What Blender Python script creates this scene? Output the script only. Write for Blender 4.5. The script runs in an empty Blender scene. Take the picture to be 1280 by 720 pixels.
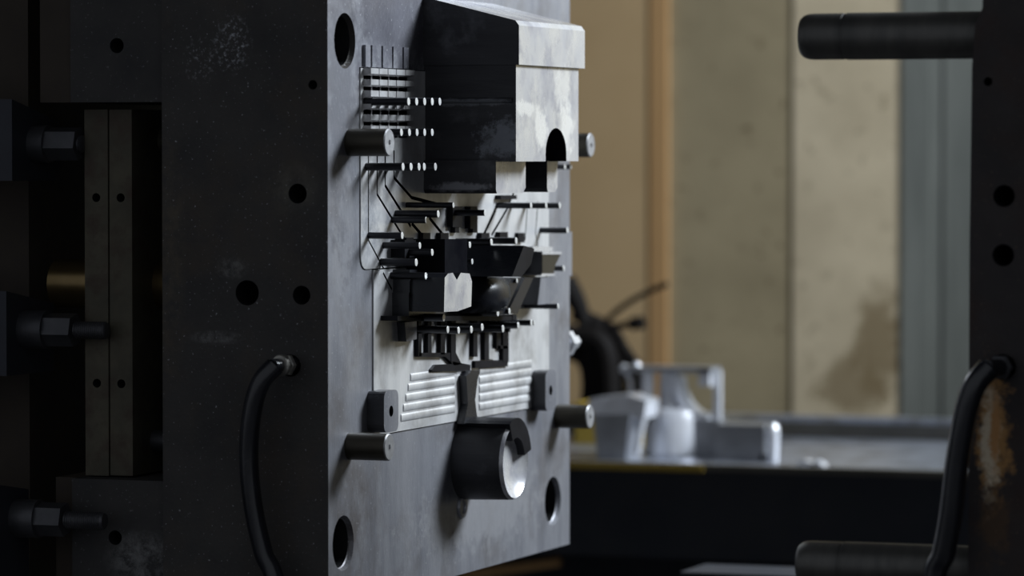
import bpy, bmesh, math, random
from mathutils import Vector, Matrix

random.seed(7)
SC = bpy.context.scene
COL = SC.collection

# ------------------------------------------------------------------ camera
FPX = 5000.0                       # focal length in pixels of a 1280 px wide frame
YAW = math.radians(20.0)           # camera turned to the left of +Y
PITCH = math.atan(170.0 / FPX)     # tilted slightly down
CAM = Vector((2.273, -5.451, 1.60))
_f = Vector((-math.sin(YAW), math.cos(YAW), 0))
RIGHT = Vector((math.cos(YAW), math.sin(YAW), 0))
FWD = (_f * math.cos(PITCH) + Vector((0, 0, -math.sin(PITCH)))).normalized()
UP = RIGHT.cross(FWD)
cam_data = bpy.data.cameras.new('camera')
cam = bpy.data.objects.new('camera', cam_data)
COL.objects.link(cam)
cam.matrix_world = Matrix((
    (RIGHT.x, UP.x, -FWD.x, CAM.x),
    (RIGHT.y, UP.y, -FWD.y, CAM.y),
    (RIGHT.z, UP.z, -FWD.z, CAM.z),
    (0, 0, 0, 1)))
cam_data.sensor_width = 36.0
cam_data.lens = FPX * 36.0 / 1280.0
cam_data.dof.use_dof = True
cam_data.dof.focus_distance = 6.15
cam_data.dof.aperture_fstop = 2.9
cam_data.clip_end = 60
SC.camera = cam

# ------------------------------------------------------------------ world and light
W = bpy.data.worlds.new('world'); SC.world = W
W.use_nodes = True
W.node_tree.nodes['Background'].inputs[0].default_value = (0.84, 0.90, 1.0, 1)
W.node_tree.nodes['Background'].inputs[1].default_value = 0.25

def area(name, loc, target, size, power, color):
    L = bpy.data.lights.new(name, 'AREA'); L.shape = 'RECTANGLE'
    L.size, L.size_y = size; L.energy = power; L.color = color
    o = bpy.data.objects.new(name, L); COL.objects.link(o)
    o.location = loc
    o.rotation_euler = (Vector(target) - Vector(loc)).to_track_quat('-Z', 'Y').to_euler()
    return o
# high workshop window, behind and to the right of the press
area('window_daylight', (2.9, 3.0, 3.7), (0, .45, 1.3), (1.5, 1.3), 380, (0.84, 0.92, 1.0))

SC.view_settings.view_transform = 'Standard'
SC.view_settings.look = 'None'
SC.view_settings.gamma = 1.0
SC.view_settings.exposure = 0.0
SC.view_settings.use_curve_mapping = False

# ------------------------------------------------------------------ measuring helpers
def ray(px, py):
    return (FWD + RIGHT * ((px - 640) / FPX) + UP * ((360 - py) / FPX))
def F(px, py, X=0.0):
    """point of the vertical plane x = X under a measured photo pixel -> (y, z)"""
    d = ray(px, py); t = (X - CAM.x) / d.x; p = CAM + d * t
    return p.y, p.z
def S(px, py, Y=0.0):
    """the same on a plane y = Y -> (x, z)"""
    d = ray(px, py); t = (Y - CAM.y) / d.y; p = CAM + d * t
    return p.x, p.z

# ------------------------------------------------------------------ mesh helpers
def finish(name, bm, mats, parent=None, smooth=None):
    me = bpy.data.meshes.new(name)
    bmesh.ops.recalc_face_normals(bm, faces=bm.faces[:])
    if smooth is not None:
        for f in bm.faces: f.smooth = True
        for e in bm.edges:
            if len(e.link_faces) == 2 and e.calc_face_angle(0) > math.radians(smooth):
                e.smooth = False
    bm.to_mesh(me); bm.free()
    for m in (mats if isinstance(mats, (list, tuple)) else [mats]):
        me.materials.append(m)
    o = bpy.data.objects.new(name, me); COL.objects.link(o)
    attach(o, parent)
    return o
def attach(o, parent):
    if parent is not None:
        o.parent = parent
        if parent.type == 'EMPTY': o.matrix_parent_inverse = Matrix.Translation(-parent.location)
def thing(name, label, cat, loc, group=None):
    o = bpy.data.objects.new(name, None); COL.objects.link(o)
    o.location = loc; o.empty_display_size = .05
    return tag(o, label, cat, group)
def tag(o, label, cat, group=None):
    o['label'] = label; o['category'] = cat
    if group: o['group'] = group
    return o
def struct(o, label, cat):
    o['kind'] = 'structure'; o['label'] = label; o['category'] = cat
    return o
def bevel(bm, w, seg=2, minang=30):
    es = [e for e in bm.edges if len(e.link_faces) == 2 and e.calc_face_angle(0) > math.radians(minang)]
    if w > 0 and es:
        bmesh.ops.bevel(bm, geom=es, offset=w, segments=seg, affect='EDGES', profile=.5, clamp_overlap=True)
def box(x0, x1, y0, y1, z0, z1, bm=None, mi=0):
    bm = bm or bmesh.new()
    vs = [bm.verts.new((x, y, z)) for x in (x0, x1) for y in (y0, y1) for z in (z0, z1)]
    for idx in ((0, 1, 3, 2), (4, 6, 7, 5), (0, 4, 5, 1), (2, 3, 7, 6), (0, 2, 6, 4), (1, 5, 7, 3)):
        f = bm.faces.new([vs[i] for i in idx]); f.material_index = mi
    return bm
def prism(pts, axis, a, b, bm=None, pts2=None, mi=0):
    """polygon extruded along an axis; pts2 is the outline at the far end (draft)"""
    bm = bm or bmesh.new()
    def P(p, h):
        if axis == 'x': return (h, p[0], p[1])
        if axis == 'y': return (p[0], h, p[1])
        return (p[0], p[1], h)
    lo = [bm.verts.new(P(p, a)) for p in pts]
    hi = [bm.verts.new(P(p, b)) for p in (pts2 or pts)]
    n = len(pts)
    fs = [bm.faces.new(lo), bm.faces.new(hi)]
    for i in range(n):
        fs.append(bm.faces.new((lo[i], lo[(i + 1) % n], hi[(i + 1) % n], hi[i])))
    for f in fs: f.material_index = mi
    return bm
def lathe(profile, origin, axis=(1, 0, 0), seg=28, bm=None, mis=None):
    """profile: (distance along axis, radius) list"""
    bm = bm or bmesh.new()
    ax = Vector(axis).normalized()
    u = ax.cross(Vector((0, 0, 1)) if abs(ax.z) < .9 else Vector((1, 0, 0))).normalized()
    v = ax.cross(u)
    o = Vector(origin); rings = []
    for d, r in profile:
        c = o + ax * d
        if r < 1e-6:
            rings.append([bm.verts.new(c)])
        else:
            rings.append([bm.verts.new(c + (u * math.cos(2 * math.pi * i / seg) + v * math.sin(2 * math.pi * i / seg)) * r) for i in range(seg)])
    for k in range(len(rings) - 1):
        A, B = rings[k], rings[k + 1]
        for i in range(seg):
            j = (i + 1) % seg
            q = [A[i % len(A)], A[j % len(A)], B[j % len(B)], B[i % len(B)]]
            q = list(dict.fromkeys(q))
            if len(q) > 2:
                f = bm.faces.new(q)
                if mis: f.material_index = mis[k]
    for R in (rings[0], rings[-1]):
        if len(R) > 2:
            f = bm.faces.new(R)
            if mis: f.material_index = mis[0] if R is rings[0] else mis[-1]
    return bm
def tube(pts, r, seg=12, bm=None, sub=6):
    """smooth tube through points (Catmull-Rom); r is a number or one radius per point"""
    bm = bm or bmesh.new()
    P = [Vector(p) for p in pts]
    R = r if isinstance(r, (list, tuple)) else [r] * len(P)
    C, RR = [], []
    for i in range(len(P) - 1):
        p0 = P[max(i - 1, 0)]; p1 = P[i]; p2 = P[i + 1]; p3 = P[min(i + 2, len(P) - 1)]
        for k in range(sub):
            t = k / sub
            C.append(.5 * ((2 * p1) + (p2 - p0) * t + (2 * p0 - 5 * p1 + 4 * p2 - p3) * t * t + (3 * p1 - p0 - 3 * p2 + p3) * t ** 3))
            RR.append(R[i] * (1 - t) + R[i + 1] * t)
    C.append(P[-1]); RR.append(R[-1])
    T0 = (C[1] - C[0]).normalized()
    n = T0.orthogonal().normalized(); rings = []
    for i, c in enumerate(C):
        T = (C[min(i + 1, len(C) - 1)] - C[max(i - 1, 0)]).normalized()
        n = (n - T * n.dot(T)).normalized(); b = T.cross(n)
        rings.append([bm.verts.new(c + (n * math.cos(2 * math.pi * k / seg) + b * math.sin(2 * math.pi * k / seg)) * RR[i]) for k in range(seg)])
    for A, B in zip(rings, rings[1:]):
        for k in range(seg):
            bm.faces.new((A[k], A[(k + 1) % seg], B[(k + 1) % seg], B[k]))
    bm.faces.new(rings[0]); bm.faces.new(rings[-1])
    return bm
def strip(pts, w):
    """outline polygon of a bent strip of width w through 2d points"""
    L, Rr = [], []
    for i, p in enumerate(pts):
        a = Vector(pts[max(i - 1, 0)]); b = Vector(pts[min(i + 1, len(pts) - 1)])
        d = (b - a).normalized(); n = Vector((-d.y, d.x)) * w / 2
        L.append(tuple(Vector(p) + n)); Rr.append(tuple(Vector(p) - n))
    return L + Rr[::-1]
def cut(o, cutters):
    """boolean difference with a list of temporary closed meshes"""
    tmp = []
    for k, (bm, mat) in enumerate(cutters):
        c = finish('cutter', bm, mat); tmp.append(c)
        m = o.modifiers.new('cut', 'BOOLEAN'); m.operation = 'DIFFERENCE'; m.solver = 'EXACT'
        m.object = c; m.material_mode = 'TRANSFER'
    dg = bpy.context.evaluated_depsgraph_get(); dg.update()
    me = bpy.data.meshes.new_from_object(o.evaluated_get(dg), preserve_all_data_layers=True, depsgraph=dg)
    o.modifiers.clear()
    old = o.data; o.data = me; me.name = old.name
    for c in tmp:
        m = c.data; bpy.data.objects.remove(c); bpy.data.meshes.remove(m)
    return o
def rrect(y0, y1, z0, z1, r, n=4, corners=(1, 1, 1, 1)):
    pts = []
    for (cy, cz, a0, on) in ((y1 - r, z1 - r, 0, corners[0]), (y0 + r, z1 - r, 90, corners[1]), (y0 + r, z0 + r, 180, corners[2]), (y1 - r, z0 + r, 270, corners[3])):
        if on:
            for k in range(n + 1):
                a = math.radians(a0 + 90 * k / n); pts.append((cy + r * math.cos(a), cz + r * math.sin(a)))
        else:
            sx = 1 if a0 in (0, 270) else -1; sz = 1 if a0 < 180 else -1
            pts.append((cy + sx * r, cz + sz * r))
    return pts

# ------------------------------------------------------------------ materials
def mat(name, c1, c2, metal=0.0, rough=0.5, scale=6.0, stretch=(1, 1, 1), speck=None, speck_amt=.5,
        bump=0.0, bump_scale=120, spec=.5, spots=(), r2=None, detail=6, c3=None, c3_scale=2.0, c3_pos=(.5, .68)):
    """two-tone noise colour, optional fine specks, optional bump, optional stains and painted shade
       spots: (centre, half sizes, colour, strength, noise scale)"""
    m = bpy.data.materials.new(name); m.use_nodes = True
    N = m.node_tree.nodes; L = m.node_tree.links
    b = N['Principled BSDF']
    b.inputs['Metallic'].default_value = metal
    b.inputs['Roughness'].default_value = rough
    b.inputs['Specular IOR Level'].default_value = spec
    tc = N.new('ShaderNodeTexCoord')
    mp = N.new('ShaderNodeMapping'); L.new(tc.outputs['Object'], mp.inputs[0]); mp.inputs['Scale'].default_value = stretch
    def noise(sc, det=6, src=None, rg=.6):
        n = N.new('ShaderNodeTexNoise'); n.inputs['Scale'].default_value = sc; n.inputs['Detail'].default_value = det
        n.inputs['Roughness'].default_value = rg
        L.new(src or mp.outputs[0], n.inputs['Vector']); return n
    def ramp(src, p0, p1, a=(0, 0, 0, 1), bb=(1, 1, 1, 1)):
        r = N.new('ShaderNodeValToRGB'); r.color_ramp.elements[0].position = p0; r.color_ramp.elements[1].position = p1
        r.color_ramp.elements[0].color = a; r.color_ramp.elements[1].color = bb
        L.new(src, r.inputs[0]); return r
    def mix(fac, A, B):
        x = N.new('ShaderNodeMix'); x.data_type = 'RGBA'
        if hasattr(fac, 'node'): L.new(fac, x.inputs[0])
        else: x.inputs[0].default_value = fac
        for s, v in ((6, A), (7, B)):
            if hasattr(v, 'node'): L.new(v, x.inputs[s])
            else: x.inputs[s].default_value = (*v, 1)
        return x.outputs[2]
    n1 = noise(scale, detail)
    r1 = ramp(n1.outputs[0], .32, .68)
    col = mix(r1.outputs[0], c1, c2)
    if c3:
        n3 = noise(c3_scale, 8, tc.outputs['Object'], .65)
        col = mix(ramp(n3.outputs[0], *c3_pos).outputs[0], col, c3)
    for sp_ in spots:
        cen, half, colour, strength, nsc = sp_[:5]; edge = len(sp_) > 5 and sp_[5] == 'edge'; np0, np1 = sp_[5] if len(sp_) > 5 and not edge else (.42, .62)
        q = N.new('ShaderNodeMapping'); q.vector_type = 'TEXTURE'
        q.inputs['Location'].default_value = cen; q.inputs['Scale'].default_value = half
        L.new(tc.outputs['Object'], q.inputs[0])
        g = N.new('ShaderNodeTexGradient'); g.gradient_type = 'SPHERICAL'; L.new(q.outputs[0], g.inputs[0])
        nn = noise(nsc, 8, tc.outputs['Object'], .75)
        if edge:                                   # ragged-edged patch
            ma = N.new('ShaderNodeMath'); ma.operation = 'MULTIPLY_ADD'; L.new(nn.outputs[0], ma.inputs[0]); ma.inputs[1].default_value = 2.2; L.new(g.outputs['Fac'], ma.inputs[2])
            me_ = ramp(ma.outputs[0], 1.42 / 2, 1.75 / 2)
            hf = N.new('ShaderNodeMath'); hf.operation = 'MULTIPLY'; L.new(ma.outputs[0], hf.inputs[0]); hf.inputs[1].default_value = .5
            L.new(hf.outputs[0], me_.inputs[0])
            gg = ramp(g.outputs['Fac'], 0, .12)
            m2 = N.new('ShaderNodeMath'); m2.operation = 'MULTIPLY'; L.new(me_.outputs[0], m2.inputs[0]); L.new(gg.outputs[0], m2.inputs[1])
            m4 = N.new('ShaderNodeMath'); m4.operation = 'MULTIPLY'; L.new(m2.outputs[0], m4.inputs[0]); m4.inputs[1].default_value = strength
            col = mix(m4.outputs[0], col, colour); continue
        mu = N.new('ShaderNodeMath'); mu.operation = 'MULTIPLY'
        gr = ramp(g.outputs['Fac'], 0.0, .55); L.new(gr.outputs[0], mu.inputs[0])
        nr = ramp(nn.outputs[0], np0, np1); L.new(nr.outputs[0], mu.inputs[1])
        m2 = N.new('ShaderNodeMath'); m2.operation = 'MULTIPLY'; L.new(mu.outputs[0], m2.inputs[0]); m2.inputs[1].default_value = strength
        col = mix(m2.outputs[0], col, colour)
    if speck:
        ns = noise(230, 2, tc.outputs['Object'], .5)
        rs = ramp(ns.outputs[0], .67, .74)
        m3 = N.new('ShaderNodeMath'); m3.operation = 'MULTIPLY'; L.new(rs.outputs[0], m3.inputs[0]); m3.inputs[1].default_value = speck_amt
        col = mix(m3.outputs[0], col, speck)
    L.new(col, b.inputs['Base Color'])
    if r2 is not None:
        mr = N.new('ShaderNodeMapRange'); L.new(r1.outputs[0], mr.inputs[0])
        mr.inputs[3].default_value = rough; mr.inputs[4].default_value = r2
        L.new(mr.outputs[0], b.inputs['Roughness'])
    if bump:
        nb = noise(bump_scale, 5)
        bp = N.new('ShaderNodeBump'); bp.inputs['Strength'].default_value = bump; bp.inputs['Distance'].default_value = .002
        L.new(nb.outputs[0], bp.inputs['Height']); L.new(bp.outputs[0], b.inputs['Normal'])
    return m

_s = lambda px, py: (lambda q: (q[0], 0.0, q[1]))(S(px, py))
M = {}
M['side'] = mat('oiled_dark_steel', (.038, .037, .038), (.068, .064, .060), .15, .62, 7, speck=(.42, .43, .46), speck_amt=.8, bump=.4, bump_scale=160,
                c3=(.085, .066, .048), c3_scale=5, c3_pos=(.5, .78), spec=.35,
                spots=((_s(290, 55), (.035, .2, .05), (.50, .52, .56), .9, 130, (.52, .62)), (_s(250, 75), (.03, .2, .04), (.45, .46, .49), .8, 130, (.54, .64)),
                       (_s(365, 235), (.05, .2, .045), (.16, .15, .12), .55, 25), (_s(290, 335), (.03, .2, .02), (.25, .25, .24), .5, 80),
                       (_s(270, 422), (.05, .2, .012), (.28, .28, .28), .5, 80), (_s(212, 320), (.03, .2, .25), (.12, .10, .07), .6, 30)))
_fc = lambda px, py: (lambda q: (0.0, q[0], q[1]))(F(px, py))
M['face'] = mat('mold_face_steel', (.18, .185, .21), (.40, .405, .44), .5, .5, 9, stretch=(1, 1.6, .45), bump=.3, bump_scale=150, r2=.36,
                c3=(.15, .135, .13), c3_scale=7, c3_pos=(.5, .8), speck=(.75, .77, .8), speck_amt=.5,
                spots=((_fc(440, 660), (.3, .12, .16), (.12, .10, .09), .7, 9), (_fc(470, 20), (.3, .22, .09), (.12, .12, .14), .8, 12), (_fc(500, 20), (.5, .35, .16), (.10, .10, .125), .75, 14, 'edge'), (_fc(425, 60), (.5, .10, .5), (.13, .13, .15), .55, 20, 'edge'), (_fc(600, 640), (.5, .5, .10), (.48, .48, .50), .4, 40, 'edge')))  # dark patches paint the shadow along the top and low near edge
M['insert'] = mat('insert_steel', (.52, .52, .53), (.84, .84, .84), .35, .42, 9, stretch=(1, 1.4, .5), bump=.22, bump_scale=110, r2=.30,
                  c3=(.36, .35, .34), c3_scale=9, c3_pos=(.5, .72), spots=((_fc(470, 270), (.3, .12, .1), (.2, .22, .27), .7, 22),))
_f3 = lambda px, py: (lambda q: (.15, q[0], q[1]))(F(px, py, .15))
M['bright'] = mat('bright_lit_steel', (.58, .58, .61), (.82, .81, .79), .4, .34, 16, bump=.25, bump_scale=40, c3=(.46, .46, .51), c3_scale=17, c3_pos=(.46, .66), r2=.22, stretch=(1, 1, .6),
                  spots=((_f3(674, 160), (.5, .05, .06), (1, .99, .96), .9, 26, 'edge'), (_f3(705, 160), (.5, .06, .07), (1, .99, .96), .9, 26, 'edge'), (_f3(655, 135), (.5, .08, .02), (1, .99, .96), .8, 26, 'edge'), (_f3(700, 110), (.5, .06, .05), (1, .99, .96), .6, 20, 'edge')))  # polished ends; lit tone of end faces and cap top put into colour
M['tip'] = mat('polished_pin_end', (.75, .75, .74), (.92, .92, .90), .5, .4, 60)
_k3 = lambda px, py: (lambda q: (q[0], .42, q[1]))(S(px, py, F(530, 140)[0]))
M['core'] = mat('shaded_core_steel', (.030, .030, .034), (.055, .055, .060), .4, .42, 10, stretch=(.4, 1, 3), bump=.25, bump_scale=80, r2=.5, spec=.5,
                c3=(.11, .112, .12), c3_scale=16, c3_pos=(.55, .72),
                spots=((_k3(628, 172), (.07, .2, .05), (.26, .275, .31), .8, 45, 'edge'), (_k3(575, 234), (.08, .2, .012), (.32, .32, .34), .8, 30, 'edge'), (_k3(590, 128), (.14, .2, .010), (.22, .23, .25), .7, 30, 'edge')))  # side shade put into the dark colour; last streak paints the bead's highlight
M['nearblack'] = mat('near_black', (.006, .006, .008), (.013, .013, .016), 0, .45, 30, spec=.1)  # near-black for comb bars, wells, biscuit shoulder and core wall end
M['gloss'] = mat('glossy_black_core', (.010, .011, .015), (.018, .019, .024), .1, .24, 8, stretch=(.5, 1, 2), r2=.34, bump=.1, bump_scale=60)
M['pinend'] = mat('grey_pin_end', (.30, .30, .31), (.44, .44, .45), .5, .45, 90, bump=.3, bump_scale=200)
M['pin'] = mat('brown_guide_pin', (.048, .043, .032), (.075, .066, .050), .6, .42, 9, spec=.4)
M['rod'] = mat('dark_pin_steel', (.018, .018, .022), (.034, .034, .038), .6, .35, 20)
M['groove'] = mat('shade_black', (.006, .006, .008), (.012, .012, .014), 0, .8, 20, spec=0)  # shade inside grooves, arch and around the shoulder, put into the colour
M['hole'] = mat('deep_bore', (.010, .010, .012), (.018, .018, .018), 0, .7, 20, spec=.2)
M['box'] = mat('ejector_box_steel', (.036, .036, .038), (.060, .057, .055), .2, .6, 8, speck=(.25, .25, .27), speck_amt=.4, spec=.3, bump=.2,
               spots=((_s(175, 700), (.07, .4, .05), (.30, .30, .30), .55, 50),))
M['boxbrown'] = mat('brown_steel', (.040, .032, .026), (.060, .048, .036), .2, .6, 9, spec=.3)
M['olive'] = mat('aged_ejector_plate', (.060, .055, .040), (.105, .094, .066), .2, .55, 14, bump=.2, c3=(.06, .04, .03), c3_scale=18, spec=.35)
M['bronze'] = mat('bronze_bush', (.16, .115, .05), (.24, .17, .08), .85, .32, 12)
M['bolt'] = mat('grey_bolt_steel', (.060, .062, .070), (.10, .10, .108), .6, .45, 20, bump=.2)
M['clamp'] = mat('blue_grey_clamp', (.028, .031, .042), (.045, .047, .058), .3, .5, 9, spec=.4)
M['hose'] = mat('black_rubber', (.010, .011, .015), (.018, .019, .025), 0, .27, 30, spec=.7, bump=.1)
M['fitting'] = mat('zinc_fitting', (.45, .44, .40), (.62, .60, .55), .8, .38, 40)
M['right'] = mat('rusty_dark_steel', (.034, .031, .032), (.056, .048, .047), .15, .6, 9, speck=(.30, .22, .14), speck_amt=.5, bump=.25, spec=.3,
                 c3=(.050, .026, .018), c3_scale=5, c3_pos=(.5, .75),
                 spots=((_s(1243, 545), (.040, .5, .15), (.46, .25, .09), .95, 28, 'edge'), (_s(1238, 555), (.026, .5, .13), (.80, .70, .53), .9, 40, 'edge'),
                        (_s(1244, 540), (.014, .5, .09), (.55, .26, .08), .9, 40, 'edge'), (_s(1240, 650), (.04, .5, .09), (.11, .065, .035), .7, 30, 'edge')))
M['gpin'] = mat('guide_pin_steel', (.085, .084, .080), (.14, .135, .125), .5, .42, 12, stretch=(3, 1, 1), bump=.2, bump_scale=140)
M['rim'] = mat('worn_edge', (.18, .18, .2), (.30, .30, .32), .6, .4, 40)
# setting
M['concrete'] = mat('stained_concrete', (.35, .285, .175), (.47, .385, .24), 0, .9, 3, bump=.3, bump_scale=40, spec=.1,
                    c3=(.17, .13, .07), c3_scale=26, c3_pos=(.60, .70), speck=(.12, .10, .07), speck_amt=.4)
M['plaster'] = mat('pale_plaster', (.58, .48, .325), (.74, .62, .43), 0, .9, 4, bump=.3, bump_scale=40, spec=.1,
                   c3=(.34, .27, .17), c3_scale=22, c3_pos=(.58, .70), speck=(.2, .16, .11), speck_amt=.4,
                   spots=(((S(1100, 430, 4.51)[0], 4.5, S(1100, 430, 4.51)[1]), (.11, 1, .26), (.27, .20, .11), .85, 9, 'edge'), ((S(1068, 490, 4.51)[0], 4.5, S(1068, 490, 4.51)[1]), (.16, 1, .13), (.27, .20, .11), .75, 9, 'edge')))
M['pillar'] = mat('grey_cement', (.150, .158, .142), (.22, .228, .205), 0, .85, 3, stretch=(4, 1, .6), spec=.15)
M['board'] = mat('ochre_board', (.56, .385, .20), (.64, .45, .245), 0, .7, 2, spec=.2)
M['boardtrim'] = mat('brown_timber', (.50, .29, .125), (.60, .36, .165), 0, .7, 5, stretch=(6, 1, .4), spec=.2)
M['floor'] = mat('dirty_floor', (.03, .03, .032), (.055, .052, .05), 0, .8, 3)
M['table'] = mat('dark_blue_steel', (.030, .035, .046), (.050, .052, .060), .1, .6, 4, spec=.25)
M['tabletop'] = mat('worn_table_steel', (.34, .37, .44), (.55, .58, .66), .8, .28, 12, stretch=(1, 4, 1), c3=(.16, .155, .15), c3_scale=12, r2=.42, bump=.3, bump_scale=50)
M['rail'] = mat('table_rail_steel', (.10, .095, .08), (.16, .15, .13), .3, .5, 8)
M['yellow'] = mat('yellow_paint', (.40, .27, .03), (.52, .36, .06), 0, .5, 8)
M['alu'] = mat('fresh_aluminium_casting', (.82, .84, .90), (.95, .96, 1.0), .45, .20, 9, bump=.5, bump_scale=30)
M['alu2'] = mat('dull_aluminium', (.30, .31, .33), (.50, .51, .54), .6, .28, 9, bump=.2, bump_scale=30)
M['cable'] = mat('black_cable', (.006, .005, .005), (.012, .010, .009), 0, .7, 10, spec=.15)

# ================================================================== SETTING
fl = finish('floor', box(-4, 4, -7, 6, -.05, 0), M['floor'])
struct(fl, 'dark dirty workshop floor', 'floor')
WY = 4.5
wr = finish('wall_right', box(3.5, 3.7, -2.5, 4.8, 0, 4.4), M['floor']); struct(wr, 'unseen dark side wall of the workshop, added to limit ambient light', 'wall')  # unseen side walls and ceiling, added dark to hold back ambient light
ce = finish('ceiling', box(-4, 3.7, -2.5, 4.8, 4.4, 4.6), M['floor']); struct(ce, 'unseen dark workshop ceiling, added to limit ambient light', 'ceiling')
wl = finish('wall_left', box(-4.2, -4.0, -2.5, 4.8, 0, 4.4), M['floor']); struct(wl, 'unseen dark far side wall of the workshop, added to limit ambient light', 'wall')
def wx(px, Y=WY): return S(px, 300, Y)[0]
w = finish('wall_back', box(-4, 4, WY + .02, WY + .3, 0, 4.2), M['concrete'])
struct(w, 'stained yellowish concrete back wall behind the press', 'wall')
pa = finish('wall_panel', prism([(wx(989), .0), (wx(1128), 0), (wx(1128), .8), (wx(1124), 1.0), (wx(1129), 1.12), (wx(1125), 1.25), (wx(1128), 1.4), (wx(1124), 1.52), (wx(1127), 1.7), (wx(1127), 4.2), (wx(990), 4.2)], 'y', WY + .014, WY + .03), M['plaster'])
struct(pa, 'pale plaster patch with brown stains on the back wall', 'wall')
pl = bmesh.new(); box(wx(1126, WY), wx(1126, WY) + .075, WY + .008, WY + .03, 0, 4.2, pl)
box(wx(1126, WY) + .075, wx(1126, WY) + .11, WY + .012, WY + .03, 0, 4.2, pl)
box(wx(1126, WY) + .11, wx(1126, WY) + .6, WY + .008, WY + .03, 0, 4.2, pl)
pl = finish('wall_pillar', pl, M['pillar'])
struct(pl, 'grey cement pillar at the right end of the back wall', 'wall')
d1 = bmesh.new(); box(wx(811, WY + .01) - 1.1, wx(811, WY + .01), WY + .01, WY + .03, 0, 4.2, d1); bevel(d1, .004)
d1 = finish('door_1', d1, M['board']); struct(d1, 'smooth ochre door panel behind the mold', 'door')
t1 = bmesh.new(); box(wx(812, WY + .006), wx(834, WY + .006), WY + .006, WY + .03, 0, 4.2, t1); bevel(t1, .006)
t1 = finish('trim_1', t1, M['boardtrim']); struct(t1, 'brown timber strip beside the ochre panel', 'trim')

# ================================================================== MOVING MOLD HALF
mold = thing('moving_mold_half', 'large dark steel mold half with silvery parting face, ejector pins and cores', 'mold', (-.13, .5, 0))
Z0 = F(712, 680)[1]; Z1 = Z0 + .98
YF = F(712, 500)[0]
XL = S(203, 360)[0]
b = box(XL, 0, 0, YF, Z0, Z1); bevel(b, .0025, 2)
plate = finish('cavity_plate', b, [M['side'], M['face'], M['hole'], M['groove']], mold)
for p in plate.data.polygons:
    if p.normal.x > .9: p.material_index = 1
    elif p.normal.x > .3: p.material_index = 1

# insert outlines (y, z) measured on the parting face
iy0, iz1 = F(449, 84); _, iz0 = F(449, 338); iy1 = F(685, 300)[0]
jy0 = F(465, 400)[0]; jz0 = F(497, 540)[1]
c = []
def bore(cx, cz, r, depth, m='hole'):
    c.append((lathe([(-depth, r), (.01, r)], (0, cx, cz), (1, 0, 0), 32), M[m]))
def chamfer(cy, cz, r, m='rim'):
    c.append((lathe([(-.012, r * .85), (-.006, r), (.004, r * 1.13)], (0, cy, cz), (1, 0, 0), 32), M[m]))
guide_holes = [F(431, 51), F(429, 679), F(691, 626)]
guide_holes.append((guide_holes[2][0], guide_holes[0][1]))
for (y, z) in guide_holes:
    bore(y, z, .037, .24); chamfer(y, z, .0385, 'side' if z > 1.5 else 'face')
def sidebore(px, py, rpx, depth=.1):
    x, z = S(px, py); r = rpx / 850.
    c.append((lathe([(-.01, r), (depth, r)], (x, 0, z), (0, 1, 0), 28), M['hole']))
    return x, z, r
for a in ((391, 106, 6), (372, 242, 12.5), (309, 366, 16), (377, 369, 12), (363, 457, 14)): sidebore(*a)
pocket_depth = .010
c.append((prism(rrect(iy0, iy1, iz0, iz1, .02, 4, (0, 0, 1, 0)), 'x', -pocket_depth, .01), M['groove']))
c.append((prism(rrect(jy0, iy1, jz0, iz0 + .001, .02, 4, (0, 0, 0, 0)), 'x', -pocket_depth, .01), M['groove']))
cut(plate, c)

def Fp(pts, X=0.0): return [F(px, py, X) for px, py in pts]
def inset(o, gro):
    cs = []
    for pts, wpx in gro:
        cs.append((prism(strip(Fp(pts), wpx / 830.), 'x', -.0085, .012), M['groove']))
    cut(o, cs)
g = .0012
b = prism(rrect(iy0 + g, iy1 - g, iz0 + g, iz1 - g, .02, 4, (0, 0, 1, 0)), 'x', -pocket_depth, .002)
ins1 = finish('upper_insert', b, [M['insert'], M['groove']], mold)
inset(ins1, [([(459, 188), (459, 300), (479, 337.5)], 3.2), ([(470, 188), (470, 243), (505, 300)], 4), ([(480, 188), (480, 232), (512, 283)], 4.5),
             ([(491, 188), (491, 222), (513, 247), (548, 256)], 4.5),
             ([(513, 279), (526, 294)], 5), ([(535, 272), (552, 293)], 5), ([(641, 240), (632, 262), (613, 294)], 4.5), ([(618, 262), (603, 294)], 6),
             ([(658, 252), (655, 300)], 3), ([(671, 252), (668, 292), (671, 308)], 3)])
b = prism(rrect(jy0 + g, iy1 - g, jz0 + g, iz0 - g, .02, 4, (0, 0, 0, 0)), 'x', -pocket_depth, .0025)
ins2 = finish('lower_insert', b, [M['insert'], M['groove']], mold)
inset(ins2, [([(477, 341), (488, 362)], 3.2)])

# wetted ribbed vent panel
vy0, vz1 = F(453, 56); vy1 = F(506, 56)[0]; vz0 = iz1 + .001
nst = 8
for k in range(nst):
    a = vy0 + (vy1 - vy0) * k / nst; bb = vy0 + (vy1 - vy0) * (k + 1) / nst
    b = box(0, .005 + .002 * (k % 2), a + .001, bb - .001, vz0, vz1); bevel(b, .0015, 1)
    finish('vent_rib', b, M['face'], mold)

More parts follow.
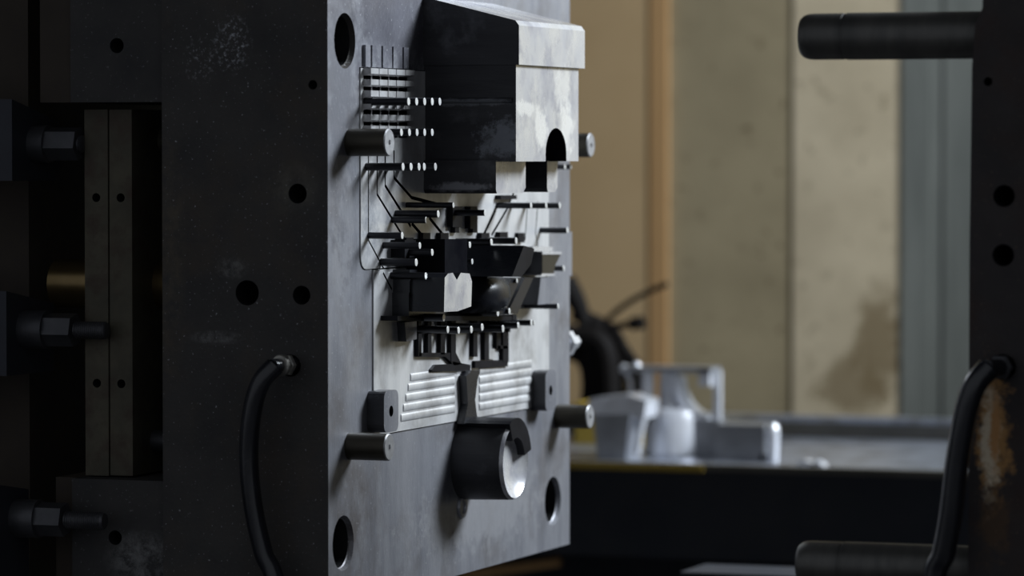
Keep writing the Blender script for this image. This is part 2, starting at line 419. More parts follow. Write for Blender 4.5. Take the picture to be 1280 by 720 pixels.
# sawtooth chill vent: five columns of slanted teeth
rows = [(85, 92), (99, 106), (113, 120.5), (128.5, 135), (143, 150), (157, 163)]
cols = [452, 463, 474, 484.5, 496, 508]
for k in range(5):
    y0 = F(cols[k], 120)[0] + .002; y1 = F(cols[k + 1], 120)[0] - .002
    prof = [(.0005, F(450, 85)[1])]
    for i, (t, u) in enumerate(rows):
        prof += [(.013, F(450, t)[1]), (.013, F(450, u)[1]), (.0005, F(450, u + 2)[1])]
        nt = rows[i + 1][0] if i + 1 < len(rows) else u + 5
        prof += [(.0005, F(450, nt - .3)[1])]
    prof.append((.0005, F(450, 172)[1]))
    prof = [(x + .0015, z) for x, z in prof]
    prof += [(0, prof[-1][1]), (0, prof[0][1])]
    finish('vent_strip', prism(prof, 'y', y0, y1), M['insert'], mold)

# guide / return pins
def rodx(name, y, z, r, x0, x1, mats, parent, ch=.1, seg=24, dish=False):
    pr = [(x0, r), (x1 - r * ch, r), (x1, r * (1 - ch))]
    mis = [0, 1, 1]
    if dish:
        pr += [(x1, r * .2), (x1 - .004, r * .15), (x1 - .004, 0)]; mis = [0, 1, 1, 1, 0, 0]
    bm = lathe(pr, (0, y, z), (1, 0, 0), seg, mis=mis)
    return finish(name, bm, mats, parent, 35)
PX = 775.0
for (bx, tx, py, r) in ((437, 487, 178, .0205), (437, 487, 559, .0205), (692, 738, 521, .0205), (693, 739, 181.5, .0205)):
    h = (tx - bx) / PX
    y, z = F(tx, py, h)
    rodx('return_pin', y, z, r, -.02, h, [M['pin'], M['pinend']], mold, .08, 28, dish=True)

# ejector pins: (base px, tip px, row px, radius px)
pins = []
for i, t in enumerate((511, 521, 531, 540.5, 550)): pins.append((t - 57, t, 127, 4.8))
for i, t in enumerate((502, 512, 521.5, 531, 540.5)): pins.append((t - 49, t, 165.5, 4.6))
for i, t in enumerate((504, 514, 524, 530.5, 544.5)): pins.append((t - 48, t, 208.5, 4.8))
pins += [(505, 567, 256.5, 3.5), (492, 548, 267.5, 4.5), (488, 533, 275, 4.2), (459, 503, 294.5, 4.2),
         (616, 664, 257, 4), (634, 683, 257, 4), (651, 700, 257, 4), (558, 606.5, 266, 4), (670, 709.5, 288, 4),
         (540, 587.5, 306, 4.2), (566, 614.5, 302.5, 4.5), (598, 645.5, 301, 4.5), (477, 525, 307, 4.2), (492, 540.5, 315.5, 4.4),
         (474, 520.5, 328, 4.8), (486, 532.5, 345, 4.4), (518, 566, 307, 4.2), (517, 565.5, 331, 4.2), (545, 590.5, 327, 3.6),
         (600, 646.5, 351, 2.8), (507, 555, 397, 4.8), (515, 560, 412, 4.6), (527, 573.5, 413, 4.6), (544, 589.5, 412, 4.8), (557, 603, 409, 4.8),
         (576, 622.5, 391, 4.6), (590, 637, 389, 4), (584, 629, 411, 4.8), (602, 648, 406.5, 4.2), (618, 664.5, 403.5, 4), (628, 668, 403.5, 3),
         (682, 705, 335.5, 3.8), (650, 698, 383, 3.6), (684, 706.5, 208.5, 3.5), (690, 714, 208.5, 3.5)]
for (bx, tx, py, rp) in pins:
    h = (tx - bx) / PX
    y, z = F(tx, py, h)
    rodx('ejector_pin', y, z, rp / 800., -.005, h, [M['rod'], M['tip']], mold, .06, 14)

# upper box core
Yb = F(530, 140)[0]
H = .0
lo, hi = 0.0, .4
for _ in range(40):                                  # protrusion at which the near corner falls on the measured pixel column
    H = (lo + hi) / 2
    if F(645, 140, H)[0] > Yb: lo = H
    else: hi = H
H2 = H * .80
Ye = F(723, 140, H)[0]; Yc = F(731, 60, H + .006)[0]
zt = F(645, 80, H)[1]; zb = F(645, 202, H)[1]; zl = F(620, 242, H2)[1]
core = finish('box_core', (lambda q: (bevel(q, .004, 2), q)[1])(box(0, H, Yb, Ye, zb, zt + .004)), [M['core'], M['bright'], M['groove']], mold)
for p in core.data.polygons:
    if p.normal.x > .5: p.material_index = 1
ay0 = F(682, 190, H)[0]; ay1 = F(708, 190, H)[0]; az = F(694, 160, H)[1]
arch = [(ay0, zb - .02), (ay1, zb - .02)] + [((ay0 + ay1) / 2 + (ay1 - ay0) / 2 * math.cos(t), zb + .012 + (az - zb - .012) * math.sin(t)) for t in [math.pi * k / 14 for k in range(15)]]
cut(core, [(prism(arch, 'x', .01, H + .02), M['groove'])])
# cap with sloping top
zc = F(645, 27, H)[1]; sl = 22 / 75.
prof = [(0, zt - .001), (H + .006, zt - .001), (H + .006, zc - .006), (H, zc + .002), (0, zc + H * sl * .9)]
b = prism(prof, 'y', Yb - .003, Yc); bevel(b, .005, 3, 20)
cap = finish('core_cap', b, [M['core'], M['bright']], mold)
for p in cap.data.polygons:
    if p.normal.x > .15: p.material_index = 1  # sloping top gets the pale steel too: its lit look is painted
# lower teeth under the box core
for (a, bb) in ((620, 657), (684, 697)):
    y0 = F(a, 220, H2)[0]; y1 = F(bb, 220, H2)[0]
    b = prism([(y0, zb + .002), (y1, zb + .002), (y1, zl + .008), (y1 - .012, zl), (y0 + .004, zl), (y0, zl + .006)], 'x', 0, H2)
    bevel(b, .003, 2)
    o = finish('core_foot', b, [M['core'], M['bright']], mold)
    for p in o.data.polygons:
        if p.normal.x > .5: p.material_index = 1
# raised bead on the shaded side of the box core
b = tube([(.02, Yb - .001, F(560, 127)[1]), (H - .006, Yb - .001, F(560, 127)[1])], .004, 8, sub=2)
finish('side_bead', b, M['core'], core)
x, z = S(590, 208, Yb)
finish('side_plug', lathe([(0, .008), (.004, .007), (.004, .005), (.001, .004), (.001, 0)], (x, Yb + .001, z), (0, -1, 0), 16), M['groove'], core)

# middle cores
def blk(name, pts, h, m=('core', 'core'), base=None, bev=.003, x0=0.0, parent=mold):
    """prism standing on the parting face, its end outline measured at height h"""
    end = Fp(pts, h)
    b = prism(base or end, 'x', x0, h, pts2=end); bevel(b, bev, 2, 35)
    o = finish(name, b, [M[m[0]], M[m[1]]], parent)
    for p in o.data.polygons:
        if p.normal.x > .5: p.material_index = 1
    return o
def rp(x0, y0, x1, y1): return [(x0, y0), (x1, y0), (x1, y1), (x0, y1)]
blk('shaped_core', [(556, 347), (560, 342), (566, 341), (571, 350), (576, 341), (587, 342), (590, 352), (589, 383), (572, 389), (555, 390)], .085, ('gloss', 'bright'), bev=.006)
blk('core_shoulder', rp(556, 299, 584, 342), .066, ('groove', 'groove'))
blk('core_shoulder', rp(512, 337, 530, 372), .030, ('gloss', 'gloss'), bev=.005)
blk('core_shoulder', rp(511, 366, 556, 397), .030, ('gloss', 'gloss'), bev=.005)
blk('core_wall', [(655, 307), (668, 311), (664, 330), (652, 346), (640, 346)], .112, ('gloss', 'nearblack'))
blk('core_step', rp(666, 308.5, 691, 314), .030, ('core', 'bright'), bev=.001)
blk('core_step', [(678, 316), (702, 316), (694, 332), (692, 343), (678, 343)], .034, ('core', 'pin'), bev=.001)
blk('core_lip', rp(678, 314.5, 702, 318), .036, ('core', 'bright'), bev=.0006)
blk('core_lip', rp(677, 342, 693, 344.5), .036, ('core', 'bright'), bev=.0006)
# rounded glossy core with a vertical axis
cy = F(606, 365, .06)[0]; pts = []
for k in range(17):
    t = math.pi * k / 16; pts.append((.03 + .045 * math.sin(t), cy + .055 - .085 * math.cos(t)))
pts += [(0, cy + .14), (0, cy - .03)]
zlo = F(610, 391, .06)[1]; zhi = F(610, 344, .06)[1]; b = bmesh.new(); lev = []
for q, (fz, sc) in enumerate(((0, .80), (.15, .93), (.4, 1.0), (.65, .97), (.85, .88), (1, .70))):
    lev.append([b.verts.new((x_ * sc, cy + .055 + (y_ - cy - .055) * (.5 + .5 * sc), zlo + (zhi - zlo) * fz)) for x_, y_ in pts])
for A_, B_ in zip(lev, lev[1:]):
    for q in range(len(pts)): b.faces.new((A_[q], A_[(q + 1) % len(pts)], B_[(q + 1) % len(pts)], B_[q]))
b.faces.new(lev[0]); b.faces.new(lev[-1])
finish('round_core', b, M['gloss'], mold, 35)
for (x0, x1) in ((634, 647), (650, 663)):
    blk('diagonal_rib', [(x0 + 6, 347), (x1 + 4, 347), (x1 - 16, 392), (x0 - 16, 392)], .055, ('gloss', 'gloss'))
b = blk('curved_core', [(676, 347), (696, 346), (697, 366), (692, 376), (685, 380), (672, 381)], .040, ('core', 'face'), bev=.006)

# overflow wells where the grooves end
for pts, h in ((rp(508, 297, 517, 322), .02), (rp(529, 291, 538, 301), .010), (rp(551, 291, 561, 302), .010), (rp(566, 258, 578, 284), .012), (rp(569, 280, 574, 291), .010),
               (rp(588, 258, 597, 286), .012), (rp(591, 284, 597, 291), .010), (rp(602, 291, 612, 300), .010), (rp(625, 290, 635, 300), .010), (rp(648, 291, 656, 303), .008),
               (rp(626, 244, 646, 249), .012), (rp(506, 300, 520, 322), .025)):
    blk('overflow_well', pts, h, ('nearblack', 'nearblack'), bev=.001)

# lower comb core
hb = .009
comb = [rp(497, 395, 640, 401), rp(523, 409, 566, 417), rp(566, 407, 638, 415), rp(523, 401, 527, 445), rp(535, 400, 539.5, 441), rp(551, 400, 556.5, 443),
        rp(564, 398, 570, 452), rp(592, 398, 597, 446), rp(606, 398, 611.5, 450), rp(621, 405, 626, 436), rp(629, 398, 636, 452), rp(641, 393, 646, 411),
        rp(524, 441, 556, 446), rp(622, 432, 635, 436)]
for r_ in comb: blk('comb_bar', r_, hb if r_[0][1] > 396 else .03, ('nearblack', 'nearblack'), bev=.0008)
blk('comb_gate', [(545, 456), (566, 455), (566, 452), (588, 456), (588, 464), (540, 464), (540, 462)], .008, ('nearblack', 'nearblack'), bev=.001)
blk('comb_gate', [(594, 451), (635, 450), (635, 458), (594, 460)], .008, ('nearblack', 'nearblack'), bev=.001)
blk('comb_gate', [(552, 441), (570, 441), (577, 455), (568, 457)], .008, ('nearblack', 'nearblack'), bev=.001)
blk('comb_block', [(506, 403), (521, 401), (521, 424), (508, 427)], .016, ('core', 'face'), bev=.002)
blk('comb_block', rp(606, 436, 619, 449), .006, ('core', 'insert'), bev=.001)

# washboard vents beside the runner
for (x0, x1, ys) in ((497, 566, (469, 481, 493, 505, 517)), (597, 662, (459, 470, 481, 492, 503))):
    for k, yy in enumerate(ys):
        y0 = F(x0 + (14 - 3 * k if x0 < 550 else 0), 490)[0]; y1 = F(x1, 490)[0]
        zz = F((x0 + x1) / 2, yy)[1]
        pr = [(.0022 + .0022 * math.sin(math.pi * t / 6), zz + .0065 * math.cos(math.pi * t / 6)) for t in range(7)]
        finish('washboard_ridge', prism(pr, 'y', y0, y1), M['insert'], mold, 60)

# runner and biscuit
blk('runner', [(583, 470), (590, 463), (600, 463), (597, 475), (594, 500), (597, 526), (580, 530), (585, 505)], .016, ('gloss', 'gloss'), bev=.004)
hc = .088
cyy, czz = F(644.5, 577, hc); rr = .0625
b = lathe([(-.005, rr * 1.02), (hc * .5, rr), (hc - .006, rr * .985), (hc, rr * .94), (hc - .004, rr * .86), (hc - .014, rr * .5), (hc - .016, 0)], (0, cyy, czz), (1, 0, 0), 40, mis=[0, 0, 1, 1, 1, 1])
bis = finish('biscuit_core', b, [M['core'], M['bright']], mold, 40)
pts = []; pin = []
for k in range(13):
    a = math.radians(118 - k * 106 / 12)
    pts.append((cyy + (rr + .008) * math.cos(a), czz + (rr + .008) * math.sin(a)))
    pin.append((cyy + (rr - .024) * math.cos(a), czz + (rr - .024) * math.sin(a)))
b = prism(pts + pin[::-1], 'x', 0, hc + .002); bevel(b, .003, 2, 40)
finish('biscuit_shoulder', b, M['nearblack'], mold)
o = finish('plug_ring', lathe([(0, .018), (.004, .017), (.004, .011), (.001, .010), (.001, 0)], (0, *F(577, 634)), (1, 0, 0), 20), M['face'], mold)

# locating keys with a bolt hole
for (x0, y0, x1, y1) in ((480, 488, 498, 540), (682, 463, 695, 513)):
    hk = .028
    a, zt_ = F(x0, y0, hk); bb, zb_ = F(x1, y1, hk)
    zt_ = F((x0 + x1) / 2, y0, hk)[1]; zb_ = F((x0 + x1) / 2, y1, hk)[1]
    b = prism(rrect(a, bb, zb_, zt_, .012, 4), 'x', 0, hk); bevel(b, .0015, 1, 40)
    k = finish('locating_key', b, [M['core'], M['face'], M['hole']], mold)
    for p in k.data.polygons:
        if p.normal.x > .5: p.material_index = 1
    cut(k, [(lathe([(.008, .0085), (hk + .01, .0085)], (0, (a + bb) / 2, (zt_ + zb_) / 2), (1, 0, 0), 20), M['hole'])])

# fittings on the far edge of the plate
x, z = S(722, 430, YF)
finish('edge_bolt', lathe([(-.03, .014), (.012, .014), (.012, .024), (.034, .024), (.040, .017), (.040, .012), (.080, .012), (.082, 0)], (-.018, YF, z), (0, 1, 0), 6), M['alu'], mold)
zz0 = F(712, 345)[1]; zz1 = F(712, 290)[1]
b = box(-.018, -.002, YF - .001, YF + .018, zz0, zz1); bevel(b, .004, 2)
finish('edge_strip', b, M['face'], mold)
x, z = S(690, -2, .55)
finish('top_eye', tube([(-.10, .56, Z1 - .01), (-.10, .56, Z1 + .05), (-.06, .56, Z1 + .08), (-.02, .56, Z1 + .05), (-.02, .56, Z1 - .01)], .012, 10), M['core'], mold)

# ejector box behind the plate
def sbox(name, px0, py0, px1, py1, Y0, Y1, m, parent=mold, bev=.002):
    x0, z1 = S(px0, py0, Y0); x1, z0 = S(px1, py1, Y0)
    b = box(x0, x1, Y0, Y1, z0, z1); bevel(b, bev, 2)
    return finish(name, b, M[m], parent)
XR = XL
x0 = S(88, 60, .012)[0]; zt1 = S(88, 128, .012)[1]; zl1 = S(88, 598, .012)[1]
def sp(name, xa, xb, ya, yb, za, zb_, m, holes=()):
    b = box(xa, xb, ya, yb, za, zb_); bevel(b, .0025, 2)
    o = finish(name, b, [M[m], M['hole']], mold)
    if holes: cut(o, [(lathe([(-.01, r), (.06, r)], (hx, ya, hz), (0, 1, 0), 24), M['hole']) for hx, hz, r in holes])
    return o
xg = XL - .0025
sp('spacer_block', x0, xg, .012, YF, zt1, Z1 - .01, 'box', [(*S(146, 57, .012), .0115)])
sp('spacer_block', x0, xg, .012, YF, Z0 + .005, zl1, 'box', [(*S(144, 672, .012), .011)])
xa = S(50, 60, .02)[0]
sp('rear_rail', xa, x0 - .002, .02, YF, zt1, Z1 - .01, 'boxbrown')
sp('rear_rail', S(70, 660, .03)[0], x0 - .002, .03, YF, Z0 + .005, zl1, 'boxbrown')
xr = S(36, 300, .16)[0]
sp('rear_plate', xr - .10, xr, .16, YF, Z0, Z1, 'boxbrown')
for (a, bb, dy) in ((106, 135, .050), (137, 165, .052)):
    xa_, _ = S(a, 300, dy); xb_, _ = S(bb, 300, dy)
    z1_ = S(a, 137, dy)[1]; z0_ = S(a, 594, dy)[1]
    hx = (xa_ + xb_) / 2
    sp('ejector_plate', xa_, xb_, dy, YF - .05, z0_, z1_, 'olive', [(hx, S(120, 247, dy)[1], .0068), (hx, S(120, 479, dy)[1], .0068)])
for (py, r, Y, m) in ((176, .017, .16, 'olive'), (356, .038, .16, 'bronze'), (551, .017, .13, 'bolt'), (480, .014, .2, 'bolt')):
    z = S(190, py, Y)[1]
    finish('guide_pillar', lathe([(S(72, py, Y)[0] if m == 'bronze' else S(150, py, Y)[0], r), (XL, r)], (0, Y, z), (1, 0, 0), 24), M[m], mold, 40)
finish('light_leak_cover', box(xr - .10, x0, .10, YF, Z1 + .0005, Z1 + .02), M['boxbrown'], mold)  # unseen cover, added to stop light leaking down the slot
# platen that carries this half, standing on the floor
b = box(xr - .42, xr - .102, .16, YF + .15, 0, Z1 + .1); bevel(b, .01, 2)
finish('platen', b, M['boxbrown'], mold)

# ---------------------------------------------------------------- clamps with studs and nuts
def hexa(x0, x1, y, z, r, rot=0):
    pts = [(y + r * math.cos(math.pi / 3 * k + rot), z + r * math.sin(math.pi / 3 * k + rot)) for k in range(6)]
    return prism(pts, 'x', x0, x1)
def thread(x0, x1, y, z, r, pitch=.0035):
    pr = []; n = int((x1 - x0) / pitch)
    for k in range(n):
        pr += [(x0 + k * pitch, r * .90), (x0 + (k + .5) * pitch, r)]
    pr += [(x1, r * .85)]
    return lathe(pr, (0, y, z), (1, 0, 0), 18)
def clamp(label, xf, y0, z_top0, z_top1, zbot, xw, xn, xs, Ys, pyc, rn, extra=False, depth=.16):
    """xf: px of the near right block edge; xw, xn, xs: px where washer, nut and stud end"""
    X = S(xf, pyc, y0)[0]
    zc_ = S(60, pyc, Ys)[1]
    xr0 = xr - .10
    t = thing('mold_clamp', label, 'clamp', (X - .1, Ys, zc_), 'clamps on the ejector box')
    za = S(xf, z_top0, y0)[1]; zb_ = S(xf + 55, z_top1, y0 + depth)[1]; zc0 = S(xf, zbot, y0)[1]
    b = prism([(y0, za), (y0 + depth, zb_), (y0 + depth, zc0), (y0, zc0)], 'x', X - .22, X); bevel(b, .003, 2)
    finish('clamp_bar', b, M['clamp'], t)
    X2 = S(xw, pyc, Ys)[0]; X3 = S(xn, pyc, Ys)[0]; X4 = S(xs, pyc, Ys)[0]
    finish('washer', lathe([(X - .002, rn * 1.12), (X2, rn * 1.12), (X2, rn * .6)], (0, Ys, zc_), (1, 0, 0), 26), M['bolt'], t, 40)
    b = hexa(X2, X3, Ys, zc_, rn, .25); bevel(b, .002, 1)
    finish('nut', b, M['bolt'], t)
    finish('stud', thread(X - .03, X4, Ys, zc_, rn * .52), M['bolt'], t, 60)
clamp('dark clamp bar with stud and nut, uppermost of the three at far left', 15, -.03, 124, 152, 226, 62, 100, 104, .045, 180, .026)
clamp('dark clamp bar with long threaded stud, middle of the three at far left', 8, -.03, 364, 379, 470, 60, 94, 134, .03, 412, .026)
clamp('dark clamp bar with long threaded stud, lowest of the three at far left', -2, -.09, 606, 612, 800, 50, 82, 131, -.03, 649, .026, depth=.10)

# ---------------------------------------------------------------- hose on the near side
def hose(label, hp, pts, r, Yh, nuts):
    """pts: px, py, y depth of the hose line; then on down to the floor"""
    P = [(S(px, py, Y)[0], Y, S(px, py, Y)[1]) for px, py, Y in pts]
    last = Vector(P[-1])
    t = thing('hydraulic_hose', label, 'hose', (last.x + .03, last.y, 0), 'hoses of the mold')
    P += [(last.x + .03, last.y - .01, last.z - .25), (last.x + .05, last.y, .2), (last.x + .02, last.y, r)]
    finish('hose_tube', tube(P[1:], r, 16, sub=8), M['hose'], t, 60)
    a = Vector(P[0]); bq = Vector(P[1]); d = (bq - a)
    finish('elbow', tube([Vector((a.x, .06, a.z)), a, a + d * .6, bq + d * .2], r * .72, 14), M['hose'], t, 60)
    for k, (f0, rad) in enumerate(nuts):
        c0 = a + d * f0; ax = d.normalized()
        finish('fitting_nut' if k == 0 else 'crimp_ring', lathe([(-.004, rad * .9), (-.002, rad), (.004, rad), (.006, rad * .9)], c0, ax, 6 if k == 0 else 18), M['fitting' if len(nuts) > 1 else 'bolt'], t)
hose('black hose hanging from the side of the silvery mold half', None,
     [(362, 456, -.012), (344, 457, -.045), (326, 478, -.055), (315, 515, -.055), (311, 570, -.05), (316, 630, -.045), (329, 690, -.04), (347, 745, -.04)], .0145, 0,
     [(.20, .0165), (.55, .0160)])

# ================================================================== FIXED MOLD HALF
fix = thing('fixed_mold_half', 'dark rusty steel mold half with long guide pins at the right edge', 'mold', (1.2, .5, 0))
e = [S(1230, -60), S(1228, 10), S(1219, 30), S(1217, 60), S(1215, 84), S(1212, 300), S(1210, 720)]
xe = e[-1][0]
out = e + [(xe, Z0), (1.34, Z0), (1.34, Z1), (e[0][0], Z1)]
b = prism(out, 'y', 0, YF); bevel(b, .002, 1, 40)
fp = finish('mold_plate', b, [M['right'], M['hole']], fix)
cc = []
for (px, py, rpx) in ((1235, 102, 5.5), (1255, 245, 13.5), (1254, 319, 13.5), (1254, 459, 16)):
    x, z = S(px, py); cc.append((lathe([(-.01, rpx / 880.), (.12, rpx / 880.)], (x, 0, z), (0, 1, 0), 26), M['hole']))
cut(fp, cc)
gy = guide_holes[0][0]
for (py, px) in ((46, 1003), (704, 1000)):
    X0, z = S(px, py, gy)
    r = .0335
    finish('guide_pin', lathe([(X0, r * .80), (X0 + .004, r * .90), (X0 + .010, r * .965), (X0 + .018, r * .985), (X0 + .062, r * .985), (X0 + .063, r * .965), (X0 + .066, r * .965),
                               (X0 + .067, r), (1.02, r)], (0, gy, z), (1, 0, 0), 36), M['gpin'], fix, 18)
b = box(1.345, 1.65, -.15, YF + .15, 0, Z1 + .06); bevel(b, .01, 2)
finish('platen', b, M['right'], fix)
hose('black hose hanging from the rusty mold half above the rust streak', None,
     [(1253, 459, -.012), (1236, 460, -.05), (1218, 482, -.06), (1206, 520, -.06), (1196, 580, -.055), (1189, 640, -.05), (1180, 690, -.045), (1168, 745, -.04)], .0165, 0, [(.1, .0185)])

# ================================================================== BACKGROUND TABLE
TY = 2.65
tz = S(960, 584, TY)[1]
zb2 = S(960, 702, TY)[1]
tb = thing('casting_table', 'long dark blue steel table with worn bright top carrying aluminium castings', 'table', (-.4, 3.1, 0))
bq = finish('front_beam', (lambda q: (bevel(q, .004), q)[1])(box(-2.4, 1.2, TY, TY + .06, zb2, tz - .012)), M['table'], tb)
finish('edge_lip', (lambda q: (bevel(q, .002), q)[1])(box(-2.4, 1.2, TY - .004, TY + .03, tz - .012, tz + .002)), M['rail'], tb)
xs = S(880, 570, TY)[0]
finish('yellow_edge', (lambda q: (bevel(q, .002), q)[1])(box(-2.4, xs, TY - .008, TY - .004, tz - .014, tz - .002)), M['yellow'], tb)
finish('table_top', box(-2.4, 1.2, TY + .03, TY + 1.0, tz - .02, tz - .004), M['tabletop'], tb)
ry = TY + .93
rz1 = S(1100, 529, ry)[1]
finish('back_rail', (lambda q: (bevel(q, .006), q)[1])(box(-2.4, 1.2, ry, ry + .05, tz - .01, rz1)), M['rail'], tb)
finish('rail_cap', (lambda q: (bevel(q, .004), q)[1])(box(-2.4, 1.2, ry - .012, ry + .062, rz1, rz1 + .012)), M['tabletop'], tb)
for xx in (-2.3, -.9, 1.05):
    for yy in (TY + .06, TY + .90):
        finish('leg', box(xx, xx + .07, yy, yy + .07, 0, tz - .02), M['table'], tb)
finish('shade_panel', box(-2.4, 1.2, TY + .55, TY + .58, .12, tz - .02), M['table'], tb)  # dark sheet added to stand for the shade under the table
finish('brace', tube([(*S(560, 722, TY + .1), 0)[:1] + (TY + .1,) + (S(560, 722, TY + .1)[1],), (S(700, 702, TY + .1)[0], TY + .1, S(700, 702, TY + .1)[1])], .012, 8, sub=2), M['boardtrim'], tb)
tt = tz - .004

# machine bed below
bed = thing('machine_bed', 'low grey machine bed beam below the table', 'machine', (.2, 1.8, 0))
zbed = S(930, 718, 1.6)[1]
finish('bed_beam', (lambda q: (bevel(q, .006), q)[1])(box(S(850, 709, 1.6)[0], 2.0, 1.6, 1.76, .25, zbed)), M['table'], bed)
for xx in (.45, 1.7): finish('bed_foot', box(xx, xx + .2, 1.61, 1.75, 0, .25), M['table'], bed)

# ---------------------------------------------------------------- castings on the table
def T(px, py, Y): x, z = S(px, py, Y); return Vector((x, Y, z))
CY = TY + .30
k = 555.
ca = thing('aluminium_casting', 'shiny bright aluminium casting with round biscuit, arched collar and thin posts', 'casting', (*T(842, 570, CY)[:2], tt), 'castings on the table')
cx = T(842, 500, CY).x
finish('biscuit', lathe([(0, .062), (.004, .066), (.075, .064), (.098, .056), (.106, .040), (.108, 0)], (cx, CY, tt), (0, 0, 1), 32), M['alu'], ca, 40)
def cbar(name, px0, py0, px1, py1, dy0, dy1, m='alu', bev=.004):
    b = box(T(px0, py0, CY).x, T(px1, py0, CY).x, CY + dy0, CY + dy1, S(px0, py1, CY)[1], S(px0, py0, CY)[1]); bevel(b, bev, 2)
    finish(name, b, M[m], ca, 50)
cbar('top_plate', 786, 457, 893, 464, -.03, .05, 'alu2', .003)
cbar('upright_web', 808, 462, 820, 520, -.028, -.012)
b = lathe([(0, .030), (.02, .024), (.05, .024), (.085, .022)], (T(838, 500, CY).x, CY, S(838, 512, CY)[1]), (0, 0, 1), 24); finish('neck', b, M['alu'], ca, 50)
arc = [(T(852, 466, CY).x, S(852, 466, CY)[1])]
arc = [(T(850 + 40 * (1 - math.cos(t)), 0, CY).x, S(850, 470 + 52 * math.sin(t), CY)[1]) for t in [math.pi / 2 * q / 8 for q in range(9)]]
b = prism(strip(arc, .018), 'y', CY - .025, CY + .02); finish('curved_web', b, M['alu'], ca, 50)
cbar('end_boss', 878, 460, 892, 482, -.03, .0, 'alu', .006)
cbar('post', 893, 463, 901, 527, -.010, .010, 'alu', .003)
b = tube([T(781, 461, CY - .01), T(788, 480, CY - .01), T(786, 500, CY - .01), T(792, 522, CY)], .005, 8); finish('overflow_arm', b, M['alu'], ca, 60)
for px_, py_ in ((780, 461), (796, 458)):
    p_ = T(px_, py_, CY - .01); finish('overflow_knob', lathe([(-.011, 0), (-.009, .007), (0, .011), (.009, .007), (.011, 0)], p_, (0, 0, 1), 14), M['alu'], ca, 80)
b = box(T(868, 530, CY).x, T(905, 530, CY).x, CY - .03, CY + .02, tt, S(890, 524, CY)[1]); bevel(b, .008, 2); finish('foot_block', b, M['alu2'], ca)

C2 = TY + .16
ca2 = thing('aluminium_casting', 'dull grey tapered aluminium casting lying left of the shiny round one', 'casting', (*T(775, 570, C2)[:2], tt), 'castings on the table')
b = prism([(T(756, 565, C2).x, tt), (T(790, 565, C2).x, tt), (T(797, 516, C2).x, S(797, 516, C2)[1]), (T(750, 516, C2).x, S(750, 516, C2)[1])], 'y', C2 - .05, C2 + .06)
bevel(b, .006, 2); finish('box_shell', b, M['alu2'], ca2)
b = prism([(T(740, 506, C2).x, S(740, 506, C2)[1]), (T(745, 497, C2).x, S(745, 497, C2)[1]), (T(790, 492, C2).x, S(790, 492, C2)[1]), (T(815, 500, C2).x, S(815, 500, C2)[1]), (T(812, 520, C2).x, S(812, 522, C2)[1]), (T(750, 517, C2).x, S(750, 517, C2)[1])], 'y', C2 - .04, C2 + .05)
bevel(b, .006, 2, 20); finish('flange', b, M['alu'], ca2, 50)
b = tube([T(796, 568, C2 - .04), T(800, 545, C2 - .04), T(805, 520, C2 - .03)], .0075, 8); finish('runner_leg', b, M['alu'], ca2)

C3 = TY + .22
ca3 = thing('aluminium_casting', 'flat box-shaped aluminium casting with a bright upright end, nearest the right', 'casting', (*T(935, 572, C3)[:2], tt), 'castings on the table')
b = box(T(898, 550, C3).x, T(960, 550, C3).x, C3 - .03, C3 + .08, tt, S(930, 530, C3)[1]); bevel(b, .008, 2); finish('box_shell', b, M['alu2'], ca3)
b = lathe([(0, .012), (.06, .0145), (.074, .0145), (.082, .008), (.083, 0)], (T(971, 550, C3).x, C3 - .03, tt), (0, 0, 1), 18); finish('upright', b, M['alu'], ca3, 40)
b = box(T(955, 560, C3).x, T(971, 560, C3).x, C3 - .03, C3 - .01, tt, tt + .018); bevel(b, .003); finish('web', b, M['alu'], ca3)
for (px, py, dx, lab) in ((1010, 578, .035, 'small bright aluminium scrap on the table, nearer the box-shaped casting'), (1024, 576, .02, 'small bright aluminium scrap on the table, farther from the castings')):
    p = T(px, py, TY + .1)
    b = prism([(p.x - dx * .6, tt), (p.x + dx * .7, tt), (p.x + dx * .5, tt + .008), (p.x - dx * .1, tt + .014), (p.x - dx * .5, tt + .010)], 'y', TY + .08, TY + .12); bevel(b, .003, 2, 20)
    tag(finish('aluminium_scrap', b, M['alu']), lab, 'scrap', 'scraps on the table')

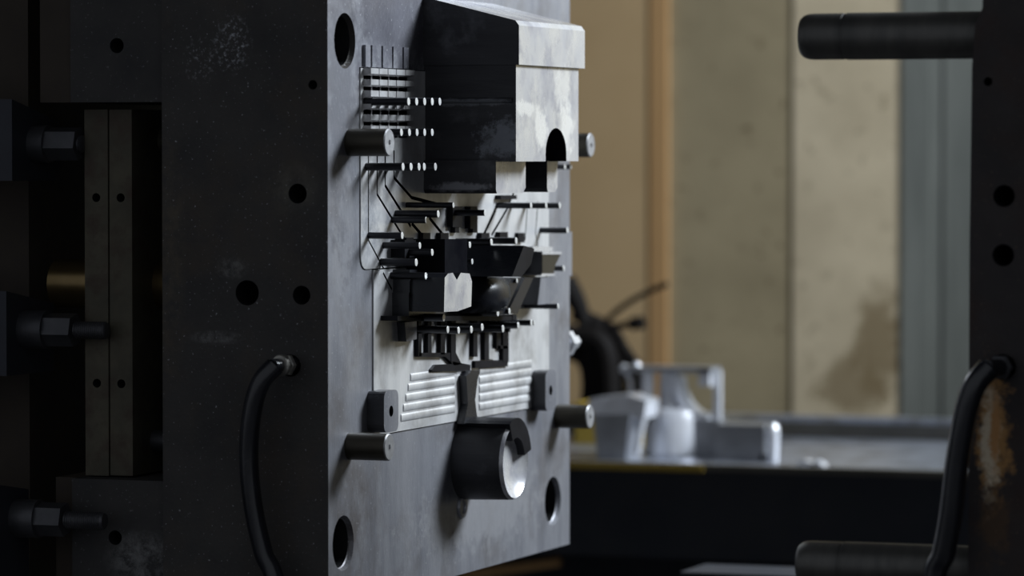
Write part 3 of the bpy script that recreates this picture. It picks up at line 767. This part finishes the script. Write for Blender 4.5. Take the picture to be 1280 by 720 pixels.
# yellow tray behind the castings
C4 = TY + .55
tr = thing('yellow_tray', 'yellow open tray standing behind the dull casting', 'tray', (*T(760, 560, C4)[:2], tt))
xA = T(716, 540, C4).x; xB = T(803, 540, C4).x; zT = S(760, 505, C4)[1]
finish('tray_floor', box(xA, xB, C4, C4 + .22, tt, tt + .006), M['yellow'], tr)
for q in ((xA, xB, C4, C4 + .006), (xA, xB, C4 + .214, C4 + .22), (xA, xA + .006, C4, C4 + .22), (xB - .006, xB, C4, C4 + .22)):
    finish('tray_side', box(*q, tt + .006, zT), M['yellow'], tr)

# ---------------------------------------------------------------- cables behind
C5 = TY + .84
cb = thing('cable_bundle', 'tangle of black cables and rods standing behind the table castings', 'cables', (*T(755, 520, C5)[:2], tt))
def cable(name, pts, r): finish(name, tube([T(px, py, C5 + dy) for px, py, dy in pts], r, 10), M['cable'], cb)
cable('cable', [(752, 408, 0), (772, 388, 0), (800, 370, 0), (834, 355, 0)], .0065)
cable('rod', [(735, 412, 0), (765, 409, 0), (790, 405, 0)], .0085)
cable('rod_knob', [(789, 405, 0), (804, 403, 0)], .016)
cable('cable', [(706, 352, 0), (720, 375, 0), (730, 400, 0), (738, 425, 0)], [.03, .024, .018, .02])
cable('cable', [(705, 412, -.02), (725, 420, -.02), (748, 425, -.02), (760, 450, -.02), (763, 520, -.02)], [.02, .022, .024, .024, .02])
cable('cable', [(760, 410, 0), (778, 432, 0), (795, 455, 0), (800, 480, 0), (800, 520, 0)], .010)
cable('cable', [(735, 405, .02), (742, 430, .02), (748, 470, .02), (745, 525, .02)], [.03, .034, .03, .02])
cable('cable', [(705, 440, .01), (728, 450, .01), (735, 480, .01), (730, 525, .01)], .016)
cable('cable', [(716, 395, .03), (740, 398, .03), (752, 415, .03), (770, 425, .03), (786, 450, .03), (790, 520, .03)], .013)
cable('cable', [(712, 430, .03), (735, 432, .03), (765, 418, .03), (776, 440, .03), (772, 480, .03), (778, 520, .03)], .017)
cable('junction', [(728, 405, .01), (745, 408, .01), (766, 412, .01)], [.016, .028, .014])
